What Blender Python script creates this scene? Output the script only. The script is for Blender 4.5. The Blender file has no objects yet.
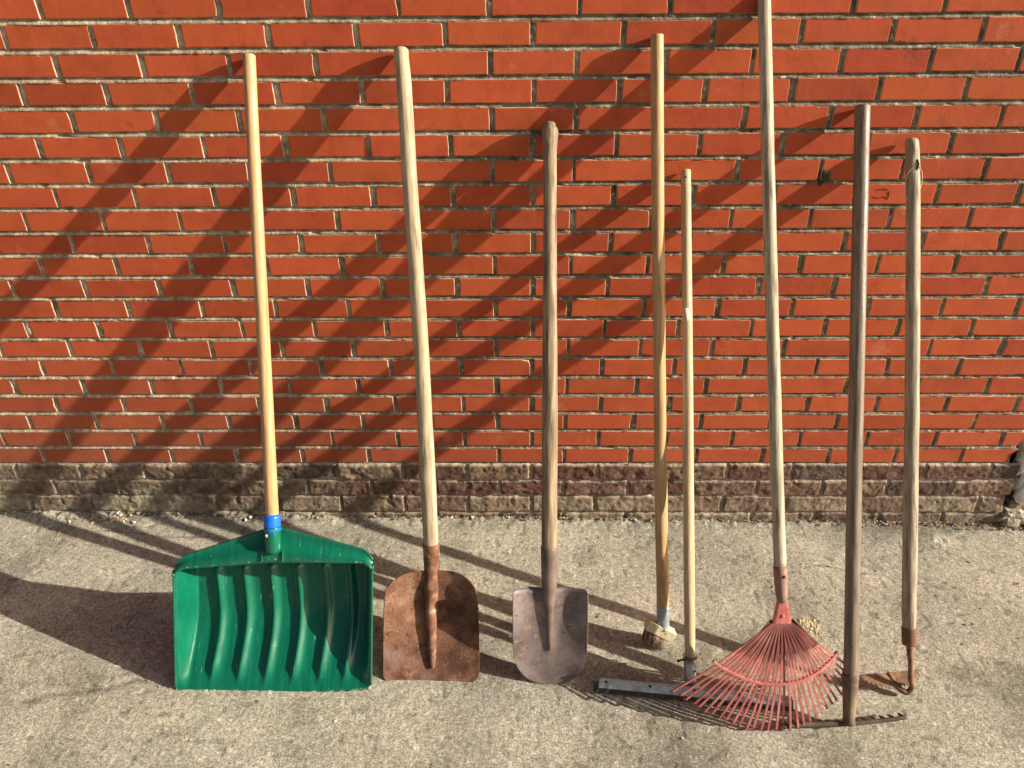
import bpy, math, random
import numpy as np
from mathutils import Matrix, Vector
random.seed(7); RNG = np.random.default_rng(11)
S = bpy.context.scene
COL = S.collection
PI = math.pi

# ------------------------------------------------------------------ helpers
def vnoise(x, y, seed=0):
    """smooth value noise in -1..1 for arrays"""
    x = np.asarray(x, float); y = np.asarray(y, float)
    xi = np.floor(x).astype(np.int64); yi = np.floor(y).astype(np.int64)
    fx = x - xi; fy = y - yi
    fx = fx*fx*(3-2*fx); fy = fy*fy*(3-2*fy)
    def h(a, b):
        n = (a*374761393 + b*668265263 + seed*2147483647 + 1013904223) & 0xffffffff
        n = ((n ^ (n >> 13))*1274126177) & 0xffffffff
        n = (n ^ (n >> 16)) & 0xffff
        return n/32767.5 - 1
    a = h(xi, yi); b = h(xi+1, yi); c = h(xi, yi+1); d = h(xi+1, yi+1)
    return (a*(1-fx)+b*fx)*(1-fy) + (c*(1-fx)+d*fx)*fy
def fbm(x, y, seed=0, o=4):
    r = 0; a = 1; t = 0
    for i in range(o):
        r = r + a*vnoise(x*2**i, y*2**i, seed+i*17); t += a; a *= .5
    return r/t
def sstep(a, b, x):
    t = np.clip((np.asarray(x, float)-a)/(b-a), 0, 1); return t*t*(3-2*t)

def mk(name, verts, faces, mats, parent=None, smooth=True, fm=None, attr=None, mods=None):
    me = bpy.data.meshes.new(name)
    if isinstance(verts, np.ndarray) and isinstance(faces, np.ndarray):
        me.vertices.add(len(verts)); me.vertices.foreach_set('co', verts.astype(np.float32).ravel())
        nf = len(faces); me.loops.add(nf*4); me.loops.foreach_set('vertex_index', faces.astype(np.int32).ravel())
        me.polygons.add(nf); me.polygons.foreach_set('loop_start', np.arange(0, nf*4, 4, dtype=np.int32))
        me.update(calc_edges=True)
    else:
        me.from_pydata([tuple(v) for v in verts], [], [tuple(f) for f in faces])
    if not isinstance(mats, (list, tuple)): mats = [mats]
    for m in mats: me.materials.append(m)
    if fm is not None: me.polygons.foreach_set('material_index', np.array(fm, dtype=np.int32))
    me.polygons.foreach_set('use_smooth', np.full(len(me.polygons), bool(smooth)))
    if attr is not None:
        for an, arr in attr.items():
            a = me.attributes.new(an, 'FLOAT_COLOR', 'POINT')
            a.data.foreach_set('color', np.asarray(arr, dtype=np.float32).ravel())
    me.validate(); me.update()
    o = bpy.data.objects.new(name, me); COL.objects.link(o)
    if parent is not None: o.parent = parent
    return o
def grid_faces(nr, nc):
    i = np.arange(nr-1)[:, None]*nc + np.arange(nc-1)[None, :]
    return np.stack([i, i+1, i+1+nc, i+nc], -1).reshape(-1, 4)
class MB:
    def __init__(s): s.v = []; s.f = []; s.m = []
    def add(s, v, f, mi=0):
        b = len(s.v); s.v += [tuple(map(float, q)) for q in v]; s.f += [tuple(i+b for i in q) for q in f]; s.m += [mi]*len(f)
    def build(s, name, mats, parent=None, smooth=True):
        return mk(name, s.v, s.f, mats, parent, smooth, fm=s.m)
def sweep(path, radii, n=16, cap=True, flat=1.0, ref=(0, 0, 1), wob=0, seed=0):
    """tube along a path; flat squashes the second axis"""
    P = [Vector(p) for p in path]
    if not hasattr(radii, '__len__'): radii = [radii]*len(P)
    V = []; F = []; ref = Vector(ref)
    for i, p in enumerate(P):
        t = (P[min(i+1, len(P)-1)]-P[max(i-1, 0)]).normalized()
        a = t.cross(ref)
        if a.length < 1e-4: a = t.cross(Vector((1, 0, 0)))
        a.normalize(); b = a.cross(t).normalized()
        for k in range(n):
            an = 2*PI*k/n; r = radii[i]
            if wob: r *= 1+wob*float(vnoise(i*.35+seed, math.cos(an)*1.3+3, seed))
            V.append(p + a*math.cos(an)*r + b*math.sin(an)*r*flat)
    for i in range(len(P)-1):
        for k in range(n):
            k2 = (k+1) % n
            F.append((i*n+k, i*n+k2, (i+1)*n+k2, (i+1)*n+k))
    if cap:
        F.append(tuple(range(n))[::-1]); F.append(tuple((len(P)-1)*n+k for k in range(n)))
    return V, F
def spline(pts, n):
    """Catmull-Rom through points (tuples of any length)"""
    pts = [np.array(p, float) for p in pts]; out = []
    pp = [2*pts[0]-pts[1]] + pts + [2*pts[-1]-pts[-2]]
    m = len(pts)-1
    for k in range(n+1):
        t = k/n*m; i = min(int(t), m-1); t -= i
        a, b, c, d = pp[i:i+4]
        out.append(.5*((2*b)+(c-a)*t+(2*a-5*b+4*c-d)*t*t+(3*b-a-3*c+d)*t**3))
    return out
def box(c, s, R=None, bev=0.0):
    """box with chamfered edges (24 verts)"""
    hx, hy, hz = [q/2 for q in s]; c = Vector(c); b = min(bev, hx*.9, hy*.9, hz*.9)
    if b <= 0:
        V = [Vector((x*hx, y*hy, z*hz)) for x in (-1, 1) for y in (-1, 1) for z in (-1, 1)]
        F = [(0, 1, 3, 2), (4, 6, 7, 5), (0, 4, 5, 1), (2, 3, 7, 6), (0, 2, 6, 4), (1, 5, 7, 3)]
    else:
        V = []; idx = {}
        for x in (-1, 1):
            for y in (-1, 1):
                for z in (-1, 1):
                    for ax in range(3):
                        q = [x*(hx-b), y*(hy-b), z*(hz-b)]
                        q[ax] = (x, y, z)[ax]*(hx, hy, hz)[ax]
                        idx[(x, y, z, ax)] = len(V); V.append(Vector(q))
        F = []
        for ax in range(3):
            o = [i for i in range(3) if i != ax]
            for s_ in (-1, 1):
                loop = []
                for p_, q_ in ((-1, -1), (1, -1), (1, 1), (-1, 1)):
                    k = [0, 0, 0]; k[ax] = s_; k[o[0]] = p_; k[o[1]] = q_; loop.append(idx[(*k, ax)])
                F.append(tuple(loop))
            for p_ in (-1, 1):
                for q_ in (-1, 1):
                    k1 = [0, 0, 0]; k2 = [0, 0, 0]; k1[ax] = -1; k2[ax] = 1
                    for k in (k1, k2): k[o[0]] = p_; k[o[1]] = q_
                    F.append((idx[(*k1, o[0])], idx[(*k2, o[0])], idx[(*k2, o[1])], idx[(*k1, o[1])]))
        for x in (-1, 1):
            for y in (-1, 1):
                for z in (-1, 1): F.append(tuple(idx[(x, y, z, a)] for a in range(3)))
    if R is not None: V = [R @ v for v in V]
    return [v+c for v in V], F
def fixn(o):
    import bmesh
    bm = bmesh.new(); bm.from_mesh(o.data); bmesh.ops.recalc_face_normals(bm, faces=bm.faces); bm.to_mesh(o.data); bm.free(); return o
def thing(name, label, cat, A, v=None, group=None):
    o = bpy.data.objects.new(name, None); COL.objects.link(o); o.empty_display_size = .1
    if v is None: o.location = A
    else:
        v = Vector(v).normalized(); u = Vector((1, 0, 0)); u = (u-u.dot(v)*v).normalized(); w = u.cross(v)
        M = Matrix(((u.x, v.x, w.x, A[0]), (u.y, v.y, w.y, A[1]), (u.z, v.z, w.z, A[2]), (0, 0, 0, 1)))
        o.matrix_world = M
    o['label'] = label; o['category'] = cat
    if group: o['group'] = group
    return o
def frame(A, v):
    v = Vector(v).normalized(); u = Vector((1, 0, 0)); u = (u-u.dot(v)*v).normalized(); w = u.cross(v)
    return Matrix(((u.x, v.x, w.x, A[0]), (u.y, v.y, w.y, A[1]), (u.z, v.z, w.z, A[2]), (0, 0, 0, 1)))

# ------------------------------------------------------------------ materials
def M(name, cols, scale=8, stretch=(1, 1, 1), detail=6, rough=.7, bump=.0, bscale=60, bdist=.002,
      metal=0, spots=(), attr=None, bump2=None, rvar=.12, distort=0, spec=.5, coat=0, voro=None, wear=None):
    m = bpy.data.materials.new(name); m.use_nodes = True; nt = m.node_tree; N = nt.nodes; L = nt.links
    bs = N['Principled BSDF']
    tc = N.new('ShaderNodeTexCoord'); mp = N.new('ShaderNodeMapping'); mp.inputs['Scale'].default_value = stretch
    L.new(tc.outputs['Object'], mp.inputs['Vector'])
    def noise(sc, det=6, st=True, dist=0, off=0.0):
        n = N.new('ShaderNodeTexNoise'); n.inputs['Scale'].default_value = sc; n.inputs['Detail'].default_value = det
        n.inputs['Roughness'].default_value = .6; n.inputs['Distortion'].default_value = dist
        if off:
            q = N.new('ShaderNodeMapping'); q.inputs['Location'].default_value = (off, off*1.7, off*.6)
            if st: q.inputs['Scale'].default_value = stretch
            L.new(tc.outputs['Object'], q.inputs['Vector']); L.new(q.outputs[0], n.inputs['Vector'])
        else: L.new(mp.outputs[0] if st else tc.outputs['Object'], n.inputs['Vector'])
        return n
    n = noise(scale, detail, True, distort)
    r = N.new('ShaderNodeValToRGB'); e = r.color_ramp.elements
    while len(e) < len(cols): e.new(.5)
    k = len(cols)
    for i, c in enumerate(cols):
        if len(c) == 4: pos, c = c[0], c[1:]
        else: pos = .32+.36*i/max(1, k-1)
        e[i].position = pos; e[i].color = (*c, 1)
    L.new(n.outputs['Fac'], r.inputs['Fac']); out = r.outputs['Color']
    if attr:
        a = N.new('ShaderNodeAttribute'); a.attribute_name = attr
        mx = N.new('ShaderNodeMix'); mx.data_type = 'RGBA'; mx.blend_type = 'MULTIPLY'; mx.inputs['Factor'].default_value = 1
        L.new(a.outputs['Color'], mx.inputs['A']); L.new(out, mx.inputs['B']); out = mx.outputs['Result']
    for i, sp in enumerate(spots):
        c, sc, lo, hi = sp[:4]; st = sp[4] if len(sp) > 4 else False
        q = noise(sc, 5, st, off=3.1*(i+1))
        mr = N.new('ShaderNodeMapRange'); mr.inputs['From Min'].default_value = lo; mr.inputs['From Max'].default_value = hi
        L.new(q.outputs['Fac'], mr.inputs['Value'])
        mx = N.new('ShaderNodeMix'); mx.data_type = 'RGBA'; L.new(mr.outputs['Result'], mx.inputs['Factor'])
        L.new(out, mx.inputs['A']); mx.inputs['B'].default_value = (*c, 1); out = mx.outputs['Result']
    vb = None
    if wear:
        a = N.new('ShaderNodeAttribute'); a.attribute_name = 'wear'; q = noise(wear[1], 6, False, off=4.4)
        ad = N.new('ShaderNodeMath'); ad.operation = 'ADD'; L.new(a.outputs['Fac'], ad.inputs[0]); L.new(q.outputs['Fac'], ad.inputs[1])
        mr = N.new('ShaderNodeMapRange'); mr.inputs['From Min'].default_value = 1.0; mr.inputs['From Max'].default_value = 1.12; L.new(ad.outputs[0], mr.inputs['Value'])
        mx = N.new('ShaderNodeMix'); mx.data_type = 'RGBA'; L.new(mr.outputs['Result'], mx.inputs['Factor']); L.new(out, mx.inputs['A']); mx.inputs['B'].default_value = (*wear[0], 1); out = mx.outputs['Result']
    if voro:
        for (vs, lo_, hi_) in voro:
            vt = N.new('ShaderNodeTexVoronoi'); vt.inputs['Scale'].default_value = vs; vt.inputs['Randomness'].default_value = 1
            nz = noise(vs*.6, 2, False, off=2.2); ad = N.new('ShaderNodeVectorMath'); ad.operation = 'MULTIPLY_ADD'
            L.new(nz.outputs['Color'], ad.inputs[0]); ad.inputs[1].default_value = (.6/vs,)*3; L.new(tc.outputs['Object'], ad.inputs[2]); L.new(ad.outputs[0], vt.inputs['Vector'])
            sx = N.new('ShaderNodeSeparateColor'); L.new(vt.outputs['Color'], sx.inputs[0])
            mr = N.new('ShaderNodeMapRange'); mr.inputs['To Min'].default_value = lo_; mr.inputs['To Max'].default_value = hi_; L.new(sx.outputs[0], mr.inputs['Value'])
            mx = N.new('ShaderNodeVectorMath'); mx.operation = 'SCALE'; L.new(out, mx.inputs[0]); L.new(mr.outputs['Result'], mx.inputs['Scale']); out = mx.outputs[0]
            vb = vt
    L.new(out, bs.inputs['Base Color'])
    bs.inputs['Roughness'].default_value = rough; bs.inputs['Metallic'].default_value = metal
    bs.inputs['Specular IOR Level'].default_value = spec
    if coat: bs.inputs['Coat Weight'].default_value = coat
    if rvar:
        q = noise(25, 4, False, off=9.3); mr = N.new('ShaderNodeMapRange')
        mr.inputs['From Min'].default_value = .3; mr.inputs['From Max'].default_value = .7
        mr.inputs['To Min'].default_value = max(.05, rough-rvar); mr.inputs['To Max'].default_value = min(1, rough+rvar)
        L.new(q.outputs['Fac'], mr.inputs['Value']); L.new(mr.outputs['Result'], bs.inputs['Roughness'])
    if bump:
        q = noise(bscale, 6, True, off=5.7); b = N.new('ShaderNodeBump'); b.inputs['Strength'].default_value = bump; b.inputs['Distance'].default_value = bdist
        L.new(q.outputs['Fac'], b.inputs['Height']); last = b
        if bump2:
            s2, sc2, d2 = bump2
            v = noise(sc2, 3, False, off=1.3)
            b2 = N.new('ShaderNodeBump'); b2.inputs['Strength'].default_value = s2; b2.inputs['Distance'].default_value = d2
            L.new(v.outputs['Fac'], b2.inputs['Height']); L.new(b.outputs[0], b2.inputs['Normal']); last = b2
        L.new(last.outputs[0], bs.inputs['Normal'])
    return m

m_brick = M('brick_face', [(.84, .82, .82), (1, 1, 1), (1.08, 1.10, 1.08)], 13, rough=.8, bump=.35, bscale=180, bdist=.0012, attr='tint', spec=.25,
            spots=[((.30, .085, .055), 260, .66, .78), ((.58, .27, .18), 9, .64, .95), ((.15, .045, .03), 17, .64, .84), ((.62, .52, .42), 120, .73, .77)], bump2=(.3, 40, .002))
m_mortar = M('mortar', [(.11, .08, .055), (.22, .17, .12), (.38, .315, .225)], 26, rough=.95, bump=.9, bscale=160, bdist=.003, spec=.15,
             spots=[((.66, .60, .49), 60, .56, .70), ((.06, .045, .035), 45, .66, .8)])
m_mortar_t = M('mortar_bed', [(.11, .08, .055), (.21, .165, .115), (.34, .285, .205)], 26, rough=.95, bump=.9, bscale=160, bdist=.003, spec=.15, attr='tint',
             spots=[((.62, .55, .43), 60, .57, .70), ((.06, .045, .035), 45, .66, .8)])
m_old = M('old_brick', [(.55, .55, .55), (1, 1, 1), (1.5, 1.45, 1.35)], 45, rough=.95, bump=.8, bscale=170, bdist=.003, attr='tint', spec=.15,
          spots=[((.46, .41, .32), 90, .65, .74), ((.05, .04, .035), 70, .66, .76)])
m_white = M('white_lime', [(.55, .52, .50), (.8, .78, .76), (.85, .84, .83)], 14, rough=.8, bump=.6, bscale=60, bdist=.004,
            spots=[((.22, .17, .14), 22, .60, .68)])
m_dark = M('dark_void', [(.02, .018, .015), (.05, .04, .03)], 10, rough=.95)
def wood(name, a, b, c, spots=(), rough=.62, gs=5):
    return M(name, [a, b, c], gs, stretch=(22, 1.6, 22), detail=8, rough=rough, bump=.5, bscale=9, bdist=.0012, spots=spots, distort=.3, spec=.35, bump2=(.25, 55, .002))

# ------------------------------------------------------------------ sun, sky, camera
sun_travel = Vector((-5.0, 1.0, -2.12)).normalized()
sd = bpy.data.lights.new('sun', 'SUN'); sd.energy = 5.0; sd.angle = math.radians(.45); sd.color = (1, .91, .76)
so = bpy.data.objects.new('sun', sd); COL.objects.link(so); so.location = (4, -1.5, 3)
so.rotation_euler = sun_travel.to_track_quat('-Z', 'Y').to_euler()
W = bpy.data.worlds.new('World'); S.world = W; W.use_nodes = True
nt = W.node_tree; bg = nt.nodes['Background']; sky = nt.nodes.new('ShaderNodeTexSky'); sky.sky_type = 'NISHITA'
sky.sun_disc = False; sky.sun_elevation = math.asin(-sun_travel.z); sky.sun_rotation = math.atan2(-sun_travel.x, -sun_travel.y)
sky.dust_density = 5.0; sky.air_density = .8; sky.ozone_density = .4
nt.links.new(sky.outputs[0], bg.inputs[0]); bg.inputs[1].default_value = .056
cd = bpy.data.cameras.new('camera'); cam = bpy.data.objects.new('camera', cd); COL.objects.link(cam); S.camera = cam
cd.sensor_width = 36; cd.lens = 769/1024*36; cd.clip_start = .05; cd.clip_end = 500
R = Vector((0.99989719, 0.01153207, -0.00852139)); U = Vector((0.00124051, 0.52248636, 0.85264674)); Fw = Vector((-0.0142851, 0.85256966, -0.52241834))
cam.matrix_world = Matrix(((R.x, U.x, -Fw.x, 0), (R.y, U.y, -Fw.y, -2.0705), (R.z, U.z, -Fw.z, 1.8204), (0, 0, 0, 1)))
S.view_settings.view_transform = 'Standard'; S.view_settings.look = 'None'; S.view_settings.gamma = 1
S.view_settings.exposure = .80
S.render.resolution_x = 1024; S.render.resolution_y = 768

def gz(x): return -.0135*x

# ------------------------------------------------------------------ ground
xs = np.concatenate([[-60, -20, -8, -4, -3], np.arange(-2.15, 2.16, .0045), [3, 4, 8, 20, 60]])
ys = np.concatenate([[-60, -20, -8, -4, -2.5, -1.6], np.arange(-1.12, .03, .0045), [.1]])
X, Y = np.meshgrid(xs, ys)
near = (np.abs(X) < 2.16)*(Y > -1.13)
Hh = .0030*fbm(X*5, Y*5, 1, 3) + .0004*fbm(X*45, Y*45, 5, 3) + .0003*fbm(X*110, Y*110, 9, 1)
pits = sstep(.45, .8, vnoise(X*55, Y*55, 40)); Hh = Hh - .0014*pits
peb = sstep(.5, .85, vnoise(X*85+7, Y*85, 41)); Hh = Hh + .0010*peb
crumb = np.exp(-((Y+.012)/.035)**2)*(.5+.5*vnoise(X*6, Y*3, 51))       # lumpy skirting of grit where ground meets wall
Hh = Hh + crumb*(.009+.013*fbm(X*45, Y*45, 52, 3))
patch = np.exp(-(((X-1.42)/.05)**2+((Y+.10)/.03)**2)**2); Hh = Hh + .004*patch*(1+fbm(X*70, Y*70, 53, 2))
cr_mask = np.zeros_like(X)
for (x0, y0, x1, y1, wdt, dep) in ((-1.35, -.77, -1.05, -.70, .010, .003), (.30, -.98, .52, -.88, .007, .0015), (-1.5, -.10, -.9, -.13, .005, .002), (.95, -.22, 1.5, -.35, .004, .0018), (1.5, -.35, 1.9, -.62, .004, .0018), (-.55, -.05, -.2, -.16, .003, .0015)):
    t = np.clip(((X-x0)*(x1-x0)+(Y-y0)*(y1-y0))/((x1-x0)**2+(y1-y0)**2), 0, 1)
    d = np.hypot(X-(x0+t*(x1-x0)), Y-(y0+t*(y1-y0)) + .012*vnoise(X*14, Y*3, 77))
    Hh = Hh - dep*np.exp(-(d/wdt)**2); cr_mask = np.maximum(cr_mask, np.exp(-(d/(wdt*.7))**2))
Z = gz(X) + Hh*near
big = fbm(X*1.6, Y*1.6, 21, 4); mid = fbm(X*7, Y*7, 25, 4)
c0 = np.array([.435, .405, .32]); c1 = np.array([.33, .31, .25]); c2 = np.array([.55, .51, .405])
f1 = sstep(-.3, .5, big)[..., None]; f2 = sstep(.1, .6, mid)[..., None]
gc = c0*(1-f1)+c1*f1
st = sstep(.15, .5, fbm(X*2.3+4, Y*3.1, 131, 5))[..., None]; gc = gc*(1-.40*st)
st = sstep(.25, .5, fbm(X*5+9, Y*5, 133, 5))[..., None]; gc = gc*(1-.34*st)+np.array([.20, .15, .10])*.10*st
smooth_patch = sstep(.1, .45, fbm(X*3.3+2, Y*4.4+5, 135, 3))
st = smooth_patch[..., None]; gc = gc*(1-.25*st)+np.array([.46, .44, .385])*.25*st
gc = gc*(1-f2*.5)+c2*f2*.5
gc = gc*(1-.3*pits[..., None]) + .12*peb[..., None]*(.3+.7*(vnoise(X*31, Y*31, 61)[..., None] > -.1))
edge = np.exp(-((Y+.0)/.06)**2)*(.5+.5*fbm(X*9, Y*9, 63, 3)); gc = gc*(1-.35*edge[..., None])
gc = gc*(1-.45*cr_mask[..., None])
gc = gc*(1-.5*patch[..., None])+np.array([.62, .58, .48])*.5*patch[..., None]
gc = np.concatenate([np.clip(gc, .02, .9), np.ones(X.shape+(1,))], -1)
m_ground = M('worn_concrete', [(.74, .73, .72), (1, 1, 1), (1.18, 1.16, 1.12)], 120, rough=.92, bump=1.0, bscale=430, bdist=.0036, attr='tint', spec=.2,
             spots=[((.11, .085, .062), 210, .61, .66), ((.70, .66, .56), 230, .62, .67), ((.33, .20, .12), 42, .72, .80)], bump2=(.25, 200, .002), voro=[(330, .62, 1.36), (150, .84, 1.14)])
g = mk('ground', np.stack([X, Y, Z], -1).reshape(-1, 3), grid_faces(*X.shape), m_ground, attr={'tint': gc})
g['kind'] = 'structure'; g['label'] = 'worn rough concrete paving in front of the wall'

# ------------------------------------------------------------------ wall
wall = thing('brick_wall', 'orange red brick wall with pale mortar joints standing on weathered old base courses', 'wall', (0, 0, 0))
PW = .22; HC = .068218; ZB = .2365; X0 = -1.18164
def row_z(k): return ZB + (20-k-1)*HC, ZB+(20-k)*HC       # course k lies between bed k and k+1
tb = {'v': [], 'f': [], 'm': [], 't': []}
def add_brick(cx, cz, w, h, detail, seed, cut=None):
    rnd = random.Random(seed)
    hw = w/2+rnd.uniform(-.002, .0015); hh = h/2+rnd.uniform(-.0012, .0008)
    y0 = rnd.gauss(0, .0007); tx = rnd.gauss(0, .004); tz = rnd.gauss(0, .010); rot = rnd.gauss(0, .003)
    cx += rnd.uniform(-.0018, .0018); cz += rnd.uniform(-.0008, .0008)
    out = []
    if detail:
        nx, nz, cr = 18, 5, .0025
    else: nx, nz, cr = 1, 1, 0
    def side(a, b, n): return [(a[0]+(b[0]-a[0])*i/n, a[1]+(b[1]-a[1])*i/n) for i in range(n)]
    pts = side((-hw, -hh), (hw, -hh), nx)+side((hw, -hh), (hw, hh), nz)+side((hw, hh), (-hw, hh), nx)+side((-hw, hh), (-hw, -hh), nz)
    if cut is not None:           # broken right end: a slanted ragged edge
        pts = [(min(px, cut[0]+(cut[1]-cut[0])*(pz+hh)/(2*hh)-cx+rnd.uniform(-.003, .003)), pz) for px, pz in pts]
    b = len(tb['v']); n = len(pts)
    chips = [(rnd.choice([0, n//2, nx, nx+nz, n-1])+rnd.randint(-2, 2), rnd.uniform(.001, .004)) for _ in range(rnd.choice([0, 0, 1, 2]))] if detail else []
    for ring, (ins, dep) in enumerate(((.0022, 0), (.0007, .0007), (0, .0025), (-.0008, .014))):
        for i, (px, pz) in enumerate(pts):
            q = ins
            wob = .0007*float(vnoise(cx*100+px*90, cz*100+pz*90, 3)) if detail else 0
            for ci, cdp in chips:
                if abs(i-ci) < 2 and ring < 3: q += cdp*(1-abs(i-ci)/2)
            sx = 1-(q+wob)/hw if cut is None else 1-(q+wob)/max(hw, .05); sz = 1-(q+wob)/hh
            lx, lz = px*sx, pz*sz
            if cut is not None: lx = px-(q+wob)*(1 if px > 0 else -1)*.5
            tb['v'].append((cx+lx-lz*rot, y0+dep+lx*tx+lz*tz, cz+lz+lx*rot))
    tb['f'].append(tuple(b+i for i in range(n))); tb['m'].append(0)
    for r_ in range(3):
        for i in range(n):
            j = (i+1) % n
            tb['f'].append((b+r_*n+j, b+r_*n+i, b+(r_+1)*n+i, b+(r_+1)*n+j)); tb['m'].append(0 if r_ < 1 else 1)
    v = rnd.gauss(0, 1); wv = rnd.random()
    base = np.array([.455, .086, .031]) if wv > .22 else np.array([.40, .070, .027])
    base = base*(1+.04*v); base[1] *= 1+.035*rnd.gauss(0, 1)
    low = max(0, 1-(cz-ZB)/.45)                                  # dust splashed on the lowest courses
    base = base*(1-.22*low)+np.array([.40, .13, .07])*.18*low*(.6+.8*rnd.random())
    grime = max(0, 1-(cz-ZB)/.55)*min(1, max(0, (.2-cx)/1.3))
    base = base*(1-.5*grime)+np.array([.27, .095, .055])*.5*grime
    if rnd.random() < .06: base *= .88
    tb['t'] += [(*np.clip(base, .01, .9), 1)]*(4*n)
hole_x = 1.615
for k in range(-19, 20):
    z0, z1 = row_z(k); cz = (z0+z1)/2
    ph = 0 if k % 2 else .5
    j0 = int((-4.4-X0)/PW); j1 = int((4.4-X0)/PW)
    for j in range(j0, j1+1):
        xc = X0+(j+.5+ph)*PW
        vis = abs(xc) < 2.1 and cz < 2.0
        w = PW-.0125; cut = None
        if k >= 16 and hole_x-.02 < xc < 1.95:
            if k >= 18: 
                if xc-w/2 > hole_x: continue
            elif k == 17 and 1.70 < xc < 2.2: continue
            elif k == 16: pass
        if k == 19 and xc-w/2 < 1.62 < xc+w/2+.02: cut = (1.605, 1.632)
        if k == 18 and xc-w/2 < 1.64 < xc+w/2+.02: cut = (1.626, 1.652)
        if k == 17 and xc-w/2 < 1.68 < xc+w/2+.02: cut = (1.655, 1.69)
        add_brick(xc, cz, w, HC-.0118, vis, hash((k, j)) & 0xffff, cut)
bo = mk('bricks', tb['v'], tb['f'], [m_brick, M('mortar_smear', [(.24, .19, .13), (.40, .34, .25), (.52, .46, .36)], 60, rough=.95, bump=.6, bscale=200, bdist=.002, spec=.15)], wall, smooth=False, fm=tb['m'], attr={'tint': tb['t']})

# mortar, struck back at the top of each bed joint and crusty along its lower edge
xs = np.arange(-2.12, 2.125, .0042); zs = np.arange(ZB-.003, 2.03, .0034)
X, Z = np.meshgrid(xs, zs)
tz = ((Z-ZB)/HC) % 1.0; tz = np.where(tz > .5, tz-1, tz)*HC       # distance from nearest bed centre
kk = 19-np.floor((Z-ZB)/HC)
phx = np.where(kk % 2 == 0, .5, 0)
tx = ((X-X0)/PW-phx) % 1.0; tx = np.where(tx > .5, tx-1, tx)*PW
inbed = np.abs(tz) < .0075
dbed = .0054+.0044*np.clip(tz/.0055, -1, 1)
dep = np.where(inbed, dbed, .0058)
left = sstep(-.2, -1.2, X)
dep = dep-.0016*left
dep = dep+.0016*fbm(X*110, Z*110, 71, 2)+.0016*fbm(X*18, Z*18, 73, 3)
crust = sstep(.1, .6, fbm(X*30, Z*4, 75, 3))*np.exp(-((tz+.0052)/.0028)**2)*inbed
dep = dep-.0030*crust*(.6+.6*vnoise(X*190, Z*190, 78))
dep = dep+.006*sstep(.62, .85, vnoise(X*22+9, Z*31, 79))
inside = (np.abs(tz) > .0078) & (np.abs(tx) > .0085)
dep = np.where(inside, .009, np.clip(dep, -.0012, .013))
hole = sstep(1.60, 1.66, X)*sstep(ZB+.20, ZB+.12, Z)*sstep(1.99, 1.96, X)
keep_x = X - np.clip(hole, 0, 1)*0
dep = dep + .09*(hole > .45)
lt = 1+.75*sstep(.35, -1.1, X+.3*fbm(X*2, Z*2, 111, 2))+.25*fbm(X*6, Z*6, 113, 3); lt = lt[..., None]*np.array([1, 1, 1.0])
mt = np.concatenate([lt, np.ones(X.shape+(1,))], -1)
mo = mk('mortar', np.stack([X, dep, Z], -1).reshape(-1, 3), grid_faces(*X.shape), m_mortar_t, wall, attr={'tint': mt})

# older rougher courses under the red brick
xs = np.arange(-2.12, 2.125, .004); zs = np.arange(-.10, ZB+.0015, .0035)
X, Z = np.meshgrid(xs, zs)
wx = X+.005*fbm(X*16, Z*22, 81, 3); wz = Z+.004*fbm(X*7+3, Z*14, 83, 3)
kk = np.floor((ZB-wz)/HC)+20
tz = (((wz-ZB)/HC) % 1.0-.5)*HC; phx = np.where(kk % 2 == 0, .5, 0)
jx = (wx-X0)/PW-phx; cell = np.floor(jx); txx = (jx-cell-.5)*PW
er = .004*fbm(X*40, Z*40, 85, 3)
bx = sstep(.001, -.0035, np.abs(txx)-(PW/2-.0035)+er); bz = sstep(.001, -.0035, np.abs(tz)-(HC/2-.0035)+er)
mask = bx*bz
cellr = vnoise(cell*7.31+.5, kk*3.77+.5, 87)
fill = sstep(.05, .55, fbm(X*3.1, Z*6, 89, 3)+.55*sstep(-.4, -1.5, X)-.30)          # cement smeared over joints
yf = .005-.011*mask-.003*cellr*mask
yf = yf*(1-fill*.75)-.004*fill*.75
yf = yf+.0036*fbm(X*34, Z*34, 91, 4)+.0017*fbm(X*120, Z*120, 93, 2)+.004*sstep(.35, .7, fbm(X*26, Z*26, 96, 3))
yf = yf-.010*sstep(ZB-2*HC-.004, ZB-3*HC-.01, Z)*(.6+.5*fbm(X*4, Z*4, 94, 2))
corner = sstep(1.665, 1.69, X+.012*np.sin(kk*2.1)+.006*fbm(X*40, Z*40, 97, 2))
corner = np.where(Z < ZB-3*HC, sstep(1.69, 1.71, X+.01*fbm(X*30, Z*30, 98, 2)), corner)
corner = corner*sstep(1.97, 1.94, X+.008*fbm(X*40, Z*40, 99, 2))
yf = yf+.10*corner
br = np.array([.125, .060, .048]); br2 = np.array([.185, .125, .09]); br3 = np.array([.10, .070, .062])
a_ = sstep(-.2, .7, cellr)[..., None]; b_ = sstep(-.1, -.8, cellr)[..., None]
bc_ = br*(1-a_)*(1-b_)+br2*a_+br3*b_*(1-a_)
cm = np.array([.31, .27, .195]); mc = np.array([.50, .445, .35])
col = bc_*mask[..., None]+mc*(1-mask[..., None])
dust = (np.clip(fill*.75+.30*sstep(.1, .6, fbm(X*12, Z*20, 95, 4))+.55*sstep(ZB-1.9*HC, ZB-2.3*HC, Z)*(.6+.5*cellr)+.22*sstep(0, -1.2, X), 0, .92))[..., None]
col = col*(1-dust)+cm*(.75+.25*a_)*dust
col = np.concatenate([col, np.ones(X.shape+(1,))], -1)
ob = mk('old_base_courses', np.stack([X, yf, Z], -1).reshape(-1, 3), grid_faces(*X.shape), m_old, wall, attr={'tint': col})
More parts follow.
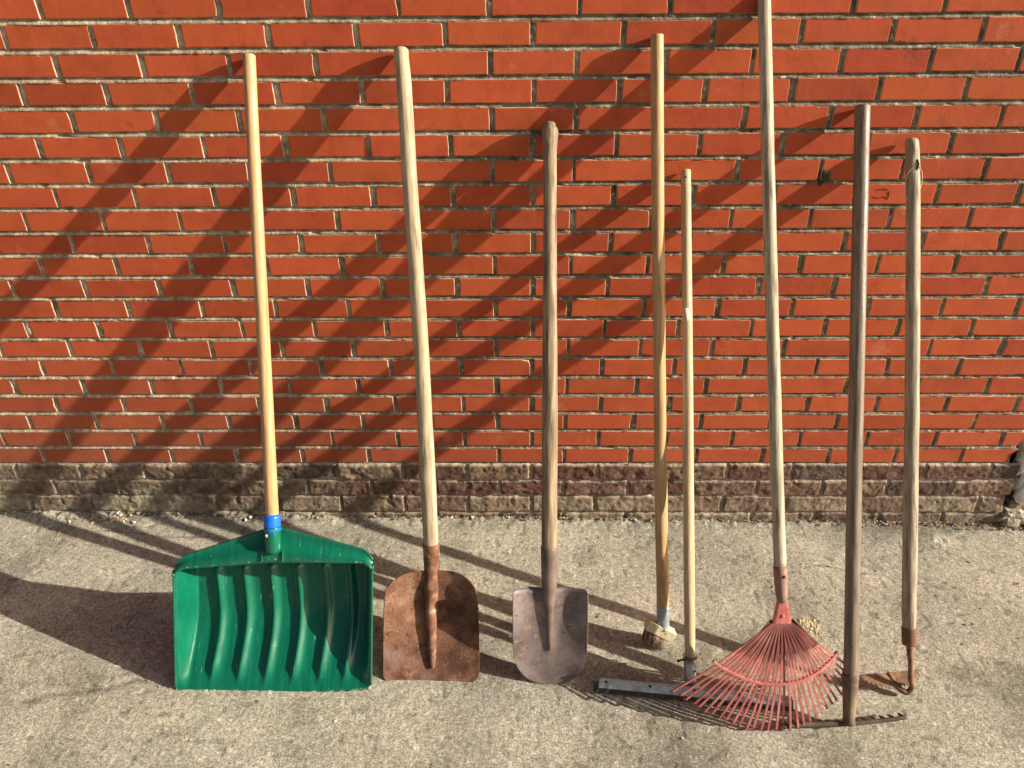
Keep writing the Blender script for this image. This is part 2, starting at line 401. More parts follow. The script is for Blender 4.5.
ob['label'] = 'weathered brown base courses smeared with cement'
# plain stretches beyond the photographed part and the body of the wall
for sx in (-1, 1):
    b = MB(); b.add(*box((sx*3.27, .15, 1.2), (2.3, .287, 3.0))); b.build('mortar_return', m_mortar, wall, smooth=False)
    b = MB()
    for k in range(20, 24):
        z0, z1 = row_z(k); nbr = 10
        for j in range(nbr): b.add(*box((sx*(2.13+(j+.5)*.22+(0 if k % 2 else .05)), .006, (z0+z1)/2), (.205, .02, .054), None, .004))
    b.build('base_return', M('old_brick_plain', [(.10, .05, .04), (.18, .10, .075), (.3, .25, .2)], 18, rough=.95, bump=.8, bscale=90, bdist=.004), wall, smooth=False)
b = MB(); b.add(*box((0, .21, 1.25), (4.3, .17, 2.9))); b.add(*box((0, .06, 2.36), (4.26, .08, .66)))
b.build('wall_core', m_mortar, wall, smooth=False)
# lime washed rubble showing in the broken corner
def lump(cx, cy, cz, rx, ry, rz, seed, n=26, amp=.28):
    V = []; F = []
    for i in range(n+1):
        th = PI*i/n
        for j in range(n*2):
            ph = PI*j/n
            d = np.array([math.sin(th)*math.cos(ph), math.sin(th)*math.sin(ph), math.cos(th)])
            q = 1+amp*float(fbm(d[0]*2.3+seed, d[1]*2.3+d[2]*3.1, seed, 4))*1.5
            e = np.sign(d)*np.abs(d)**.6
            V.append((cx+rx*q*e[0], cy+ry*q*e[1], cz+rz*q*e[2]))
    for i in range(n):
        for j in range(n*2):
            F.append((i*2*n+j, (i+1)*2*n+j, (i+1)*2*n+(j+1) % (2*n), i*2*n+(j+1) % (2*n)))
    return V, F
b = MB()
for a in ((1.705, .014, .245, .042, .030, .075, 3), (1.722, .010, .15, .036, .03, .075, 5), (1.79, .04, .27, .06, .03, .06, 8), (1.80, .035, .12, .055, .03, .055, 9), (1.88, .04, .20, .05, .03, .06, 14), (1.90, .045, .08, .05, .03, .05, 15), (1.86, .045, .33, .06, .03, .04, 16), (1.665, .02, .335, .018, .02, .028, 12)):
    b.add(*lump(*a))
o = b.build('lime_patch', m_white, wall); o['label'] = 'white lime washed rubble in the broken corner'
b = MB()
for a in ((1.70, .0, .012, .045, .035, .030, 21), (1.79, -.01, .0, .05, .04, .026, 22), (1.74, .03, .05, .05, .03, .02, 23), (1.86, .0, .01, .05, .04, .03, 24)):
    b.add(*lump(*a))
b.build('rubble', m_old2 := M('rubble_stone', [(.18, .15, .12), (.34, .29, .22), (.45, .40, .31)], 30, rough=.95, bump=.9, bscale=110, bdist=.004), wall)
# small dark scribble on a brick and a chipped hole
b = MB()
for pts in (((.958, 0, 1.150), (.972, 0, 1.147), (.985, 0, 1.151), (.997, 0, 1.146)), ((.997, 0, 1.165), (.999, 0, 1.155), (.997, 0, 1.143)), ((.962, 0, 1.170), (.978, 0, 1.172), (.994, 0, 1.170))):
    pp = [(p[0], -.0012, p[2]) for p in spline(pts, 12)]
    b.add(*sweep(pp, .0011, 6, flat=.6, ref=(0, 1, 0)))
b.build('scribble', M('dark_red_ink', [(.09, .015, .012), (.16, .02, .015)], 40, rough=.7), wall)
b = MB(); b.add(*lump(.818, -.0005, 1.208, .010, .003, .013, 31, n=10, amp=.4)); b.add(*lump(.806, .002, 1.19, .006, .003, .008, 33, n=8, amp=.4))
b.build('chip', m_dark, wall)

# ------------------------------------------------------------------ loose litter
def crumbs(name, mat, spots, n, smin, smax, seed, zl=.002, flat=.6):
    rnd = random.Random(seed); b = MB()
    for i in range(n):
        x, y, sx, sy, hgt = rnd.choice(spots)
        px = rnd.gauss(x, sx); py = rnd.gauss(y, sy)
        if py > -.006: py = -.006-rnd.random()*.01
        s = rnd.uniform(smin, smax)*(.5+rnd.random()**3)
        d = max(0, 1-math.hypot((px-x)/(2*sx), (py-y)/(2*sy)))
        pz = gz(px)+zl+hgt*d*rnd.random()
        ex = s*rnd.uniform(.6, 1.5)
        V = [Vector((rnd.uniform(.6, 1)*a*ex, rnd.uniform(.6, 1)*c*s, rnd.uniform(.6, 1)*e*s*flat)) for a in (-1, 1) for c in (-1, 1) for e in (-1, 1)]
        Rm = Matrix.Rotation(rnd.uniform(0, 6.28), 3, 'Z') @ Matrix.Rotation(rnd.uniform(-.5, .5), 3, 'X')
        V = [Rm @ v+Vector((px, py, pz)) for v in V]
        b.add(V, [(0, 1, 3, 2), (4, 6, 7, 5), (0, 4, 5, 1), (2, 3, 7, 6), (0, 2, 6, 4), (1, 5, 7, 3)], rnd.randrange(len(mat)))
    return fixn(b.build(name, mat, None, smooth=False))
st1 = M('pebble_pale', [(.50, .45, .36), (.66, .60, .48)], 60, rough=.9); st2 = M('pebble_brown', [(.20, .12, .08), (.33, .22, .15)], 60, rough=.9)
st3 = M('pebble_grey', [(.22, .20, .18), (.36, .33, .29)], 60, rough=.9)
o = crumbs('loose_grit', [st1, st3, st1, st2], [(0, -.5, 1.1, .35, 0)], 420, .0012, .0028, 2); o['kind'] = 'stuff'; o['label'] = 'fine grit scattered over the concrete'
o = crumbs('mortar_crumbs', [st1, st1, st2, st3], [(-1.62, -.03, .06, .014, .006), (-1.5, -.03, .05, .012, .008), (-1.44, -.04, .03, .01, .004)], 330, .002, .0055, 3)
o['kind'] = 'stuff'; o['label'] = 'pale mortar crumbs and gravel heaped at the wall foot on the left'
o = crumbs('wall_foot_debris', [st3, st2, st2, st1], [(1.3, -.012, .09, .010, .006), (.6, -.010, .2, .008, .003), (-.3, -.01, .5, .008, .003), (1.62, -.02, .1, .014, .006), (0, -.008, 1.1, .007, .004), (.9, -.008, .5, .008, .006), (-.9, -.012, .5, .010, .003)], 1700, .0014, .0048, 4, zl=.009)
o['kind'] = 'stuff'; o['label'] = 'dark crumbs of brick and dirt along the wall foot'
saw = M('sawdust', [(.46, .38, .22), (.62, .54, .34), (.70, .62, .42)], 50, rough=.95)
o = crumbs('sawdust_clump', [saw], [(.853, -.476, .016, .012, .003), (.874, -.484, .012, .010, .003), (.846, -.460, .010, .007, .002)], 380, .0010, .0032, 5)
o['label'] = 'small clump of pale yellow crumbs on the concrete above the red leaf rake'; o['category'] = 'debris'
tw = thing('twig', 'thin pale twig lying on the concrete left of the green snow shovel', 'twig', (-1.33, -.08, gz(-1.33)))
b = MB(); b.add(*sweep([(-.03, -.012, .006), (-.01, -.004, .009), (.012, .004, .007), (.035, .012, .006)], [.002, .0025, .002, .0012], 7, wob=.3, seed=3))
b.add(*sweep([(.0, 0, .008), (.008, .01, .012)], [.0017, .001], 6)); b.build('stem', wood('twig_bark', (.3, .25, .16), (.45, .38, .26), (.55, .48, .34)), tw)

# ------------------------------------------------------------------ tools
def handle(root, pts, radii, mat, name='handle', top='round', n=64, wob=.03, seed=0, seg=28, bow=0):
    """pts: (x, y) in the tool's plane from bottom to top"""
    q = spline([(p[0], p[1], p[2] if len(p) > 2 else 0, r) for p, r in zip(pts, radii)], n)
    path = [(a[0], a[1], a[2]) for a in q]; rr = [a[3] for a in q]
    tipx, tipy, tipz = path[-1]; r = rr[-1]
    if top == 'round': prof = [(.25, .985), (.5, .92), (.72, .78), (.88, .55), (.97, .28)]; ln = r*.85
    else: prof = [(.5, .97), (.85, .88), (1.0, .7)]; ln = r*.22
    d = (np.array(path[-1])-np.array(path[-3])); d /= np.linalg.norm(d)
    path = path[:-1]+[tuple(np.array(path[-1])-d*ln)] if q[-1][1]-q[-2][1] > ln else path
    base = np.array(path[-1])
    for a, s in prof: path.append(tuple(base+d*ln*a)); rr.append(r*s)
    V, F = sweep(path, rr, seg, wob=wob, seed=seed)
    return mk(name, V, F, mat, root)
def root_at(name, label, A, T, cat):
    v = Vector(T)-Vector(A)
    o = thing(name, label, cat, A, v); o['group'] = 'hand tools leaning on the brick wall'; return o
def lathe_y(pts, x=0, z=0, n=28):
    path = [(x+(p[2] if len(p) > 2 else 0), p[0], z) for p in pts]
    return sweep(path, [p[1] for p in pts], n)
def blade(wl, wr, yb, yt, zf, name, mat, root, nx=61, ny=60, thick=.002, X=None):
    """sheet blade: side lines wl, wr as (y, x) lists, bottom and top edges yb(s), yt(s), dish zf(s, y, x)"""
    s = np.linspace(-1, 1, nx); s = np.sin(s*PI/2)*.5+s*.5
    V = np.zeros((ny, nx, 3))
    for i in range(ny):
        t = i/(ny-1); y = yb(s)+(yt(s)-yb(s))*t
        a = np.interp(y, [p[0] for p in wl], [p[1] for p in wl]); c = np.interp(y, [p[0] for p in wr], [p[1] for p in wr])
        x = a+(c-a)*(s+1)/2
        V[i, :, 0] = x; V[i, :, 1] = y; V[i, :, 2] = zf(s, y, x)
    V = V.reshape(-1, 3)
    if X is not None: M_ = np.array(X); V = V @ M_[:3, :3].T+M_[:3, 3]
    o = mk(name, V, grid_faces(ny, nx), mat, root)
    md = o.modifiers.new('thickness', 'SOLIDIFY'); md.thickness = thick; md.offset = -1
    return o
def corner_drop(s, s0, h, p=2.0):
    q = np.clip((np.abs(s)-s0)/(1-s0), 0, 1); return h*(1-(1-q**p)**(1/p))
def arc_outline(pts, n=40):
    return [tuple(p) for p in spline(pts, n)]

# ---- 1 green snow shovel
A = (-.6791, -.7252, .0092); T = (-.682, -.015, 1.5238)
t1 = root_at('snow_shovel', 'wide green plastic snow shovel with yellow wooden handle and blue collar', A, T, 'snow shovel')
w1 = wood('varnished_yellow_wood', (.40, .225, .095), (.50, .305, .145), (.59, .385, .20), rough=.45, spots=[((.45, .30, .15), 5, .66, .85, True)])
handle(t1, [(.0115, .40), (.0115, .5), (.008, .9), (.002, 1.4), (0, 1.674)], [.0172, .0172, .0168, .016, .0156], w1, top='flat', wob=.01)
m_green = M('green_plastic', [(.002, .098, .054), (.003, .122, .068), (.005, .145, .082)], 6, rough=.20, bump=.14, bscale=60, bdist=.001, spec=.55,
            stretch=(14, 2, 2), spots=[((.16, .34, .25), 9, .665, .73, True), ((.02, .13, .08), 22, .62, .8), ((.38, .40, .33), 150, .71, .75)], rvar=.09, wear=((.42, .52, .44), 70))
hw = .268
NS, T0 = 181, []
s = np.linspace(-1, 1, NS)
ribs = [-.180, -.105, -.030, .045, .119, .188]
rows = []
def scoop_row(y):
    x = s*hw; ax = np.abs(x)
    dpt = .008+.072*float(sstep(-.03, .22, y))
    side = sstep(hw-.034, hw-.003, ax)
    rib = np.zeros(NS)
    for r_ in ribs:
        xo = x-r_-.012*math.sin(PI*min(1, max(0, y/.33)))
        rib += np.where(xo < 0, np.exp(-(xo/.0065)**2), np.exp(-(xo/.0135)**2))
    win = float(sstep(.012, .07, y)*sstep(.345, .325, y))
    return x, -dpt*(1-side)*float(sstep(-.02, .05, y)) + 0.0135*rib*win*(1-side)
V = []
for y in np.linspace(-.004, .338, 54):
    x, z = scoop_row(y)
    k_ = 1-min(1, max(0, y/.1))
    V.append(np.stack([x, np.full(NS, y)-.011*(1-s**2)*k_+.005*k_+.0012*np.sin(s*37+np.sin(s*91))*k_**4, z], -1))
x0, z0 = scoop_row(.338)
crn = np.clip((np.abs(s)-.86)/.14, 0, 1)**2.4
def topy(yc, ye): return ye+(yc-ye)*(1-np.abs(s))
for q in np.linspace(0, 1, 12)[1:]:
    an = q*PI/2; f_ = 1-math.cos(an)
    V.append(np.stack([x0, .338+(topy(.362, .350)-.338)*math.sin(an)-.018*crn*q, z0*(1-f_)+.002*f_], -1))
def hoodrow(yc, ye, zc, ze, sc=1.0, cr=.022):
    return np.stack([x0*sc, topy(yc, ye)-cr*crn, zc+(ze-zc)*np.abs(s)], -1)
V.append(hoodrow(.3635, .352, .0045, .0035))
V.append(hoodrow(.372, .354, .0070, .0045, 1.002))
V.append(hoodrow(.398, .359, .0100, .0040, 1.004))
V.append(hoodrow(.404, .361, .0070, .0020, 1.005))
V.append(hoodrow(.409, .363, -.001, -.002, 1.005))
V.append(hoodrow(.430, .369, -.007, -.006, 1.005))
V.append(hoodrow(.452, .376, -.012, -.009, 1.005))
V.append(hoodrow(.4575, .3785, -.0095, -.007, 1.006))
V.append(hoodrow(.459, .380, -.016, -.013, 1.006))
V = np.array(V)
xx = V[..., 0]-.005+.035*V[..., 1]; yy = V[..., 1]+.004+V[..., 0]*(.013+.055*V[..., 1])
V[..., 0] = xx; V[..., 1] = yy
nr_ = V.shape[0]; ri = np.arange(nr_)[:, None]*np.ones((1, NS))
wr = .50*np.exp(-ri/1.6)+.42*np.exp(-((ri-66)/1.2)**2)+.30*np.exp(-(((1-np.abs(s))*hw)/.005)**2)[None, :]*np.ones((nr_, 1))+.12*np.exp(-ri/7.)
wr = np.clip(wr, 0, .56)+.02; wr = np.stack([wr]*3+[np.ones_like(wr)], -1)
sc = mk('scoop', V.reshape(-1, 3), grid_faces(nr_, NS), m_green, t1, attr={'wear': wr})
md = sc.modifiers.new('thickness', 'SOLIDIFY'); md.thickness = .0030; md.offset = -1
# rolled bead round the pan's edge
for nm, idx in (('side_bead', 0), ('side_bead', -1)):
    pth = [tuple(V[i, idx]) for i in range(2, V.shape[0]-2, 2)]
    mk(nm, *sweep(pth, .0035, 8), m_green, t1)
b = MB(); b.add(*lathe_y([(.395, .0180), (.402, .0205), (.43, .0215), (.458, .0218), (.470, .0222)], .0115, .002))
so1 = b.build('socket', m_green, t1)
for dx in (-.026, .030):
    b = MB(); b.add(*box((.009+dx, .386, .010), (.0025, .030, .006), Matrix.Rotation(-.06, 3, 'Z'), .001)); b.build('stiffener', m_green, sc, smooth=False)
m_blue = M('blue_plastic', [(.005, .12, .62), (.01, .17, .78)], 30, rough=.4, bump=.2, bscale=40)
b = MB(); b.add(*lathe_y([(.455, .0222), (.458, .0228), (.466, .0216), (.470, .0226), (.477, .0214), (.482, .0224), (.489, .0212), (.495, .0220), (.497, .0205), (.5, .0168)], .0115, .002))
b.build('collar', m_blue, t1)
m_zinc = M('zinc', [(.55, .56, .58), (.75, .76, .78)], 30, rough=.35, metal=.8)
def disc(c, r, h, nrm=(0, 0, 1), n=16):
    c = Vector(c); nrm = Vector(nrm).normalized()
    return sweep([c, c+nrm*h*.7, c+nrm*h], [r, r, r*.7], n, ref=(1, 0, 0))
b = MB(); b.add(*disc((.0015, .446, .0195), .0042, .0035)); sc_ = b.build('screw', M('white_screw', [(.7, .7, .68), (.8, .8, .78)], 30, rough=.4), t1)
b = MB(); b.add(*disc((.0015, .446, .0231), .0014, .0006)); b.build('screw_slot', m_dark, sc_)
b = MB()
rv = random.Random(5)
for (x, y) in ((-.06, .165), (-.105, .24), (.03, .215), (.13, .25)):
    pass

# ---- 2 rusty square shovel
A = (-.2671, -.5496, .0036); T = (-.3003, -.020, 1.538)
t2 = root_at('coal_shovel', 'broad rusty square shovel with thick pale weathered handle', A, T, 'shovel')
w2 = wood('bleached_ash_wood', (.27, .20, .12), (.43, .34, .22), (.56, .47, .32), spots=[((.15, .11, .07), 5, .54, .72, True), ((.10, .07, .05), 90, .68, .74)])
handle(t2, [(.0110, .275), (.0116, .3045), (.0124, .499), (.0126, .728), (.0102, 1.0005), (.0053, 1.258), (.0032, 1.502), (0, 1.612)],
       [.0205, .0215, .0215, .0205, .0199, .0195, .0190, .0182], w2, wob=.035, seed=4)
H2 = frame((-.2558, -.6899, .0035), (-.0195, .7217, .6919)); i2 = frame(A, Vector(T)-Vector(A)).inverted(); HT = i2 @ H2
rust = [(.080, .030, .016), (.17, .075, .042), (.27, .145, .095)]
m_rust = M('rusty_steel', rust, 16, rough=.78, bump=.8, bscale=120, bdist=.0016, spec=.35, distort=.6,
           spots=[((.30, .20, .15), 170, .58, .70), ((.36, .15, .04), 11, .58, .74), ((.045, .022, .015), 120, .58, .68), ((.07, .032, .018), 9, .52, .66), ((.24, .17, .15), 7, .55, .75)])
ol = [(0, -.1345), (.05, -.1345), (.13, -.1335), (.2, -.1300), (.25, -.1265), (.30, -.121)]
orr = [(0, .1345), (.05, .1345), (.13, .1345), (.2, .1325), (.25, .1290), (.30, .122)]
def z2(s_, y, x):
    e = .046*np.abs(s_)**2.4*(.10+.90*sstep(0, .29, y))
    top = .024*sstep(.22, .30, y)*(1-.4*np.abs(s_))
    return e+top+.0025*fbm(x*14, y*14, 5, 2)-.004
blade(ol, orr, lambda s: -.003+corner_drop(s, .74, .034, 2.2)+.0008*np.sin(s*21), lambda s: .304-.010*np.abs(s)**1.5-corner_drop(s, .36, .060, 2.0), z2, 'blade', m_rust, t2, ny=70, thick=.0024, X=HT)
m_rust2 = M('flaky_rust', [(.09, .035, .018), (.20, .085, .045), (.34, .20, .11)], 34, rough=.8, bump=.8, bscale=90, bdist=.002,
            spots=[((.48, .38, .25), 26, .61, .68), ((.10, .04, .025), 35, .58, .68)])
hp = [(.004, .038, -.003), (.003, .07, -.002), (.001, .12, -.001), (-.001, .18, .001)]
pth = [tuple(HT @ Vector(p)) for p in hp]+[(.0105, .228, 0), (.0112, .265, 0), (.0116, .300, 0), (.0116, .310, 0)]
q = spline([(*p, r) for p, r in zip(pth, [.006, .0100, .0135, .0168, .0215, .0228, .0240, .0236])], 48)
b = MB(); b.add(*sweep([tuple(p[:3]) for p in q], [float(p[3]) for p in q], 24, wob=.05, seed=2))
b.build('socket', m_rust2, t2)
b = MB(); b.add(*disc((.006, .280, .0215), .0035, .0015)); b.build('rivet', m_rust2, t2)

# ---- 3 grey spade
A = (.0737, -.6913, -.001); T = (.0709, -.020, 1.3547)
t3 = root_at('spade', 'narrow grey steel spade with knob ended worn wooden handle', A, T, 'spade')
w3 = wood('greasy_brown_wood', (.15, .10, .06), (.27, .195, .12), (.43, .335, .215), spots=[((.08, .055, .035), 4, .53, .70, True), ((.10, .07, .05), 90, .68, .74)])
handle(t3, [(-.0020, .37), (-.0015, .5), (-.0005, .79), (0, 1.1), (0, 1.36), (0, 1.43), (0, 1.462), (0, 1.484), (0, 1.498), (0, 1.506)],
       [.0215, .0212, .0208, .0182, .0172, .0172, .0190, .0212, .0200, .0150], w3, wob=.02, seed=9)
m_steel = M('dull_grey_steel', [(.110, .080, .074), (.185, .143, .136), (.27, .215, .205)], 12, rough=.55, bump=.7, bscale=150, bdist=.0012, metal=.25, spec=.4,
            spots=[((.29, .19, .13), 24, .57, .68), ((.075, .055, .065), 12, .53, .72), ((.36, .33, .33), 90, .63, .72), ((.05, .035, .03), 110, .62, .70)])
ol = [(0, -.098), (.06, -.100), (.1285, -.1020), (.2, -.1018), (.28, -.1012)]
orr = [(0, .097), (.06, .0985), (.1285, .1015), (.2, .1018), (.28, .1012)]
def z3(s_, y, x):
    e = .030*np.abs(s_)**2.0*(.35+.65*sstep(0, .25, y))
    ridge = .017*np.exp(-(np.abs(x+.0015)/(.012+.020*sstep(.10, .28, y)))**2)*sstep(.05, .27, y)
    tread = -.006*sstep(.270, .279, y)
    return e+ridge+tread+.0012*fbm(x*12, y*12, 8, 2)-.003
blade(ol, orr, lambda s: -.001+corner_drop(s, .0, .115, 2.35), lambda s: .279-corner_drop(s, .92, .010, 2), z3, 'blade', m_steel, t3, ny=64, thick=.002)
m_sock3 = M('brown_socket_steel', [(.10, .065, .05), (.17, .12, .095), (.24, .17, .13)], 20, rough=.6, bump=.5, bscale=90, bdist=.001, metal=.2)
b = MB(); b.add(*sweep([(-.0015, .10, .000), (-.0015, .17, .000), (-.0018, .23, .001), (-.002, .28, .002), (-.002, .33, .002), (-.002, .385, 0), (-.002, .392, 0)],
                       [.004, .0105, .0165, .0205, .0225, .0232, .0230], 24)); b.build('socket', m_sock3, t3)

# ---- 4 broom
A = (.3886, -.5609, -.0052); T = (.3291, -.015, 1.5624)
t4 = root_at('scrubbing_broom', 'honey coloured long handled brush with small worn head and zinc ferrule', A, T, 'broom')
w4 = wood('honey_pine', (.33, .18, .075), (.49, .295, .135), (.60, .40, .21), rough=.5, spots=[((.22, .15, .09), 4, .60, .78, True), ((.12, .07, .04), 14, .70, .8)])
handle(t4, [(.0165, .10), (.0160, .2), (.0111, .455), (.007, .8), (.0052, 1.01), (.002, 1.3), (0, 1.662)], [.0165, .0175, .0178, .0165, .0165, .016, .016], w4, top='flat', wob=.025, seed=6)
# splintered scar on the stick
w4b = wood('split_wood', (.13, .08, .05), (.22, .14, .08), (.36, .26, .15))
b = MB(); b.add(*sweep([(.0165, .69, .004), (.0180, .655, .006), (.0195, .60, .007), (.0165, .56, .007), (.0110, .535, .0110)], [.001, .0055, .0065, .0055, .001], 10, wob=.4, seed=4, flat=.8)); b.build('scar', w4b, t4)
m_fer = M('zinc_ferrule', [(.34, .40, .44), (.50, .56, .60)], 30, rough=.4, metal=.55, bump=.2, bscale=40)
b = MB(); b.add(*lathe_y([(.062, .0195), (.068, .0182), (.127, .0186), (.131, .0190), (.133, .0184)], .0170)); b.build('ferrule', m_fer, t4)
w4c = wood('yellow_block_wood', (.60, .50, .28), (.74, .65, .42), (.80, .74, .56), gs=3)
Rz = Matrix.Rotation(math.radians(-29), 3, 'Z')
b = MB(); b.add(*box((.0085, .060, .001), (.088, .029, .034), Rz, .0012)); blk = b.build('brush_block', w4c, t4, smooth=False)
b = MB(); b.add(*disc((.020, .060, .0265), .0025, .001)); b.build('nail', m_dark, blk)
m_bris = M('worn_bristle', [(.16, .09, .05), (.32, .20, .13), (.50, .36, .25)], 40, rough=.9)
b = MB(); rb = random.Random(4); axis = Rz @ Vector((1, 0, 0)); dn = Rz @ Vector((0, -1, 0))
for i in range(420):
    a = rb.uniform(-.040, .020); c = rb.uniform(-.016, .016)
    p = Vector((.0085, .060, 0))+axis*a+dn*.009+Vector((0, 0, c))
    ln = rb.uniform(.034, .050); L_ = Vector((rb.gauss(.06+a*2.0, .10), -1, rb.gauss(0, .12)+c*5)).normalized()
    lean = (dn*.55+L_*.6).normalized()
    e = p+lean*ln
    hgt = e.y*.9438+e.z*.3288
    if hgt < .002: e.y += (.002-hgt)
    b.add(*sweep([p, (p+e)/2+Vector((rb.gauss(0, .0015), 0, rb.gauss(0, .0015))), e], [.0011, .0010, .0005], 4))
b.build('bristles', m_bris, t4)

# ---- 5 squeegee
A = (.4559, -.7142, -.0062); T = (.4361, -.013, 1.2307)
t5 = root_at('floor_squeegee', 'floor squeegee with short thin pale stick and long metal blade over black rubber', A, T, 'squeegee')
w5 = wood('pale_stick_wood', (.42, .28, .15), (.55, .40, .235), (.66, .51, .32), rough=.55, spots=[((.42, .29, .17), 5, .62, .82, True)])
handle(t5, [(.0008, .085), (.0006, .2), (0, .5), (.0007, .806), (.0004, 1.1), (0, 1.422)], [.0132, .0146, .0146, .0140, .0134, .0128], w5, top='flat', wob=.015, seed=12)
b = MB(); b.add(*disc((-.0035, 1.400, .0118), .0035, .0012)); b.build('hanging_hole', m_dark, t5)
b = MB(); b.add(*box((-.0015, 1.035, .0128), (.010, .036, .004), Matrix.Rotation(.12, 3, 'Z'), .0018)); b.build('paint_flake', M('glue_residue', [(.62, .56, .46), (.74, .70, .6)], 60, rough=.7), t5, smooth=False)
m_alu = M('galvanised_strip', [(.30, .30, .29), (.52, .53, .52), (.74, .75, .74)], 22, stretch=(1, 1, 1), rough=.38, metal=.7, bump=.4, bscale=18, bdist=.003, spots=[((.14, .10, .08), 60, .66, .74), ((.30, .25, .19), 14, .55, .75)])
inv5 = frame(A, Vector(T)-Vector(A)).inverted()
Lp = Vector((.205, -.722, .0)); Rp = Vector((.7145, -.775, -.004)); ax = (Rp-Lp).normalized()
lngt = (Rp-Lp).length; upv = Vector((0, .0, 1)); fw = ax.cross(Vector((0, 0, 1))).normalized()
RB = Matrix((ax, -fw, upv)).transposed()    # columns
tilt = Matrix.Rotation(math.radians(-32), 3, 'X')
cmid = (Lp+Rp)/2
def tl(V, inv): return [inv @ Vector(v) for v in V]
b = MB()
V_, F_ = box((0, 0, -.004), (lngt, .0035, .026), None, .001); V_ = [cmid+RB @ (tilt @ v)+Vector((0, .016, .034)) for v in V_]; b.add(tl(V_, inv5), F_)
V_, F_ = box((0, 0, 0), (lngt, .008, .006), None, .002); V_ = [cmid+RB @ (tilt @ (v+Vector((0, -.002, .008))))+Vector((0, .016, .034)) for v in V_]; b.add(tl(V_, inv5), F_)
bar = b.build('metal_strip', m_alu, t5, smooth=False)
for fx in (-.46, -.23, .0, .23, .46):
    b = MB(); V_, F_ = disc((fx*lngt, -.0022, .002), .004, .002, (0, -1, 0)); V_ = [cmid+RB @ (tilt @ v)+Vector((0, .016, .034)) for v in V_]; b.add(tl(V_, inv5), F_)
    b.build('rivet', m_dark, bar)
m_rub = M('black_rubber', [(.012, .012, .012), (.03, .028, .026)], 30, rough=.6, bump=.3)
b = MB(); V_, F_ = box((-.004, 0, -.016), (lngt+.016, .009, .030), None, .002); V_ = [cmid+RB @ (tilt @ v)+Vector((0, .019, .0325)) for v in V_]; b.add(tl(V_, inv5), F_)
b.build('rubber_blade', m_rub, t5, smooth=False)
# pressed steel bracket, clamp wires and wing screw
b = MB(); b.add(*sweep([(.0010, .100, 0), (.001, .085, 0), (.001, .065, .001), (.001, .045, .002), (.002, .026, .004)], [.0180, .0176, .0165, .0150, .0185], 20, flat=.85))
b.add(*box((.003, .018, .008), (.050, .020, .004), None, .0015)); b.build('bracket', m_alu, t5)
def ring(cx, cy, cz, r, tr, tiltx=0, n=28):
    pth = [Vector((r*math.cos(2*PI*i/n), r*math.sin(2*PI*i/n)*math.sin(tiltx), r*math.sin(2*PI*i/n)*math.cos(tiltx)))+Vector((cx, cy, cz)) for i in range(n+1)]
    return sweep(pth, tr, 7, ref=(0, 1, 0))
m_wire = M('rusty_wire', [(.16, .08, .04), (.34, .20, .10)], 50, rough=.6, metal=.4)
b = MB(); b.add(*ring(.001, .100, 0, .0185, .0018, .15)); b.add(*ring(.0015, .107, 0, .0180, .0014, -.18)); b.build('clamp_wire', m_wire, t5)
b = MB(); b.add(*sweep([(-.014, .098, .006), (-.026, .098, .010), (-.036, .096, .012)], [.0028, .0028, .0045], 8)); b.build('clamp_screw', m_dark, t5)
b = MB(); b.add(*disc((.010, .068, .0125), .0035, .0025)); b.build('rivet', m_dark, t5)

# ---- 6 leaf rake
A = (.6355, -.8205, .006); T = (.586, -.015, 1.6158)
t6 = root_at('leaf_rake', 'red fan shaped leaf rake with long bleached handle reaching above the picture', A, T, 'leaf rake')
w6 = wood('silvered_wood', (.30, .24, .16), (.45, .375, .26), (.58, .505, .37), spots=[((.15, .11, .08), 5, .50, .68, True), ((.12, .09, .06), 80, .66, .72)])
handle(t6, [(.0335, .43), (.027, .62), (.0195, .87), (.006, 1.37), (-.0045, 1.84), (-.010, 2.04)], [.0155, .0158, .0160, .0158, .0152, .015], w6, top='round', wob=.025, seed=17)
m_s6 = M('brown_tube_rust', [(.16, .085, .06), (.26, .15, .11), (.34, .21, .16)], 16, rough=.65, bump=.4, bscale=90, bdist=.001, spots=[((.42, .15, .11), 12, .62, .72)])
b = MB(); b.add(*sweep([(.0375, .335, .002), (.0365, .36, .001), (.035, .385, 0), (.0342, .41, 0), (.0335, .425, 0)], [.0125, .0150, .0165, .0172, .0172], 22)); b.build('tube_socket', m_s6, t6)
b = MB(); b.add(*disc((.038, .405, .0155), .004, .003)); b.build('rivet', m_dark, t6)
m_red = M('faded_red_paint', [(.33, .080, .072), (.48, .135, .115), (.60, .23, .195)], 20, rough=.5, bump=.3, bscale=80, bdist=.0008, attr='tint',
          spots=[((.20, .10, .07), 75, .60, .70), ((.45, .30, .24), 130, .68, .73)])
m_red_p = M('red_clamp_paint', [(.33, .072, .062), (.47, .13, .112), (.56, .20, .18)], 25, rough=.5, bump=.5, bscale=60, bdist=.002, spots=[((.28, .09, .06), 45, .62, .7)])
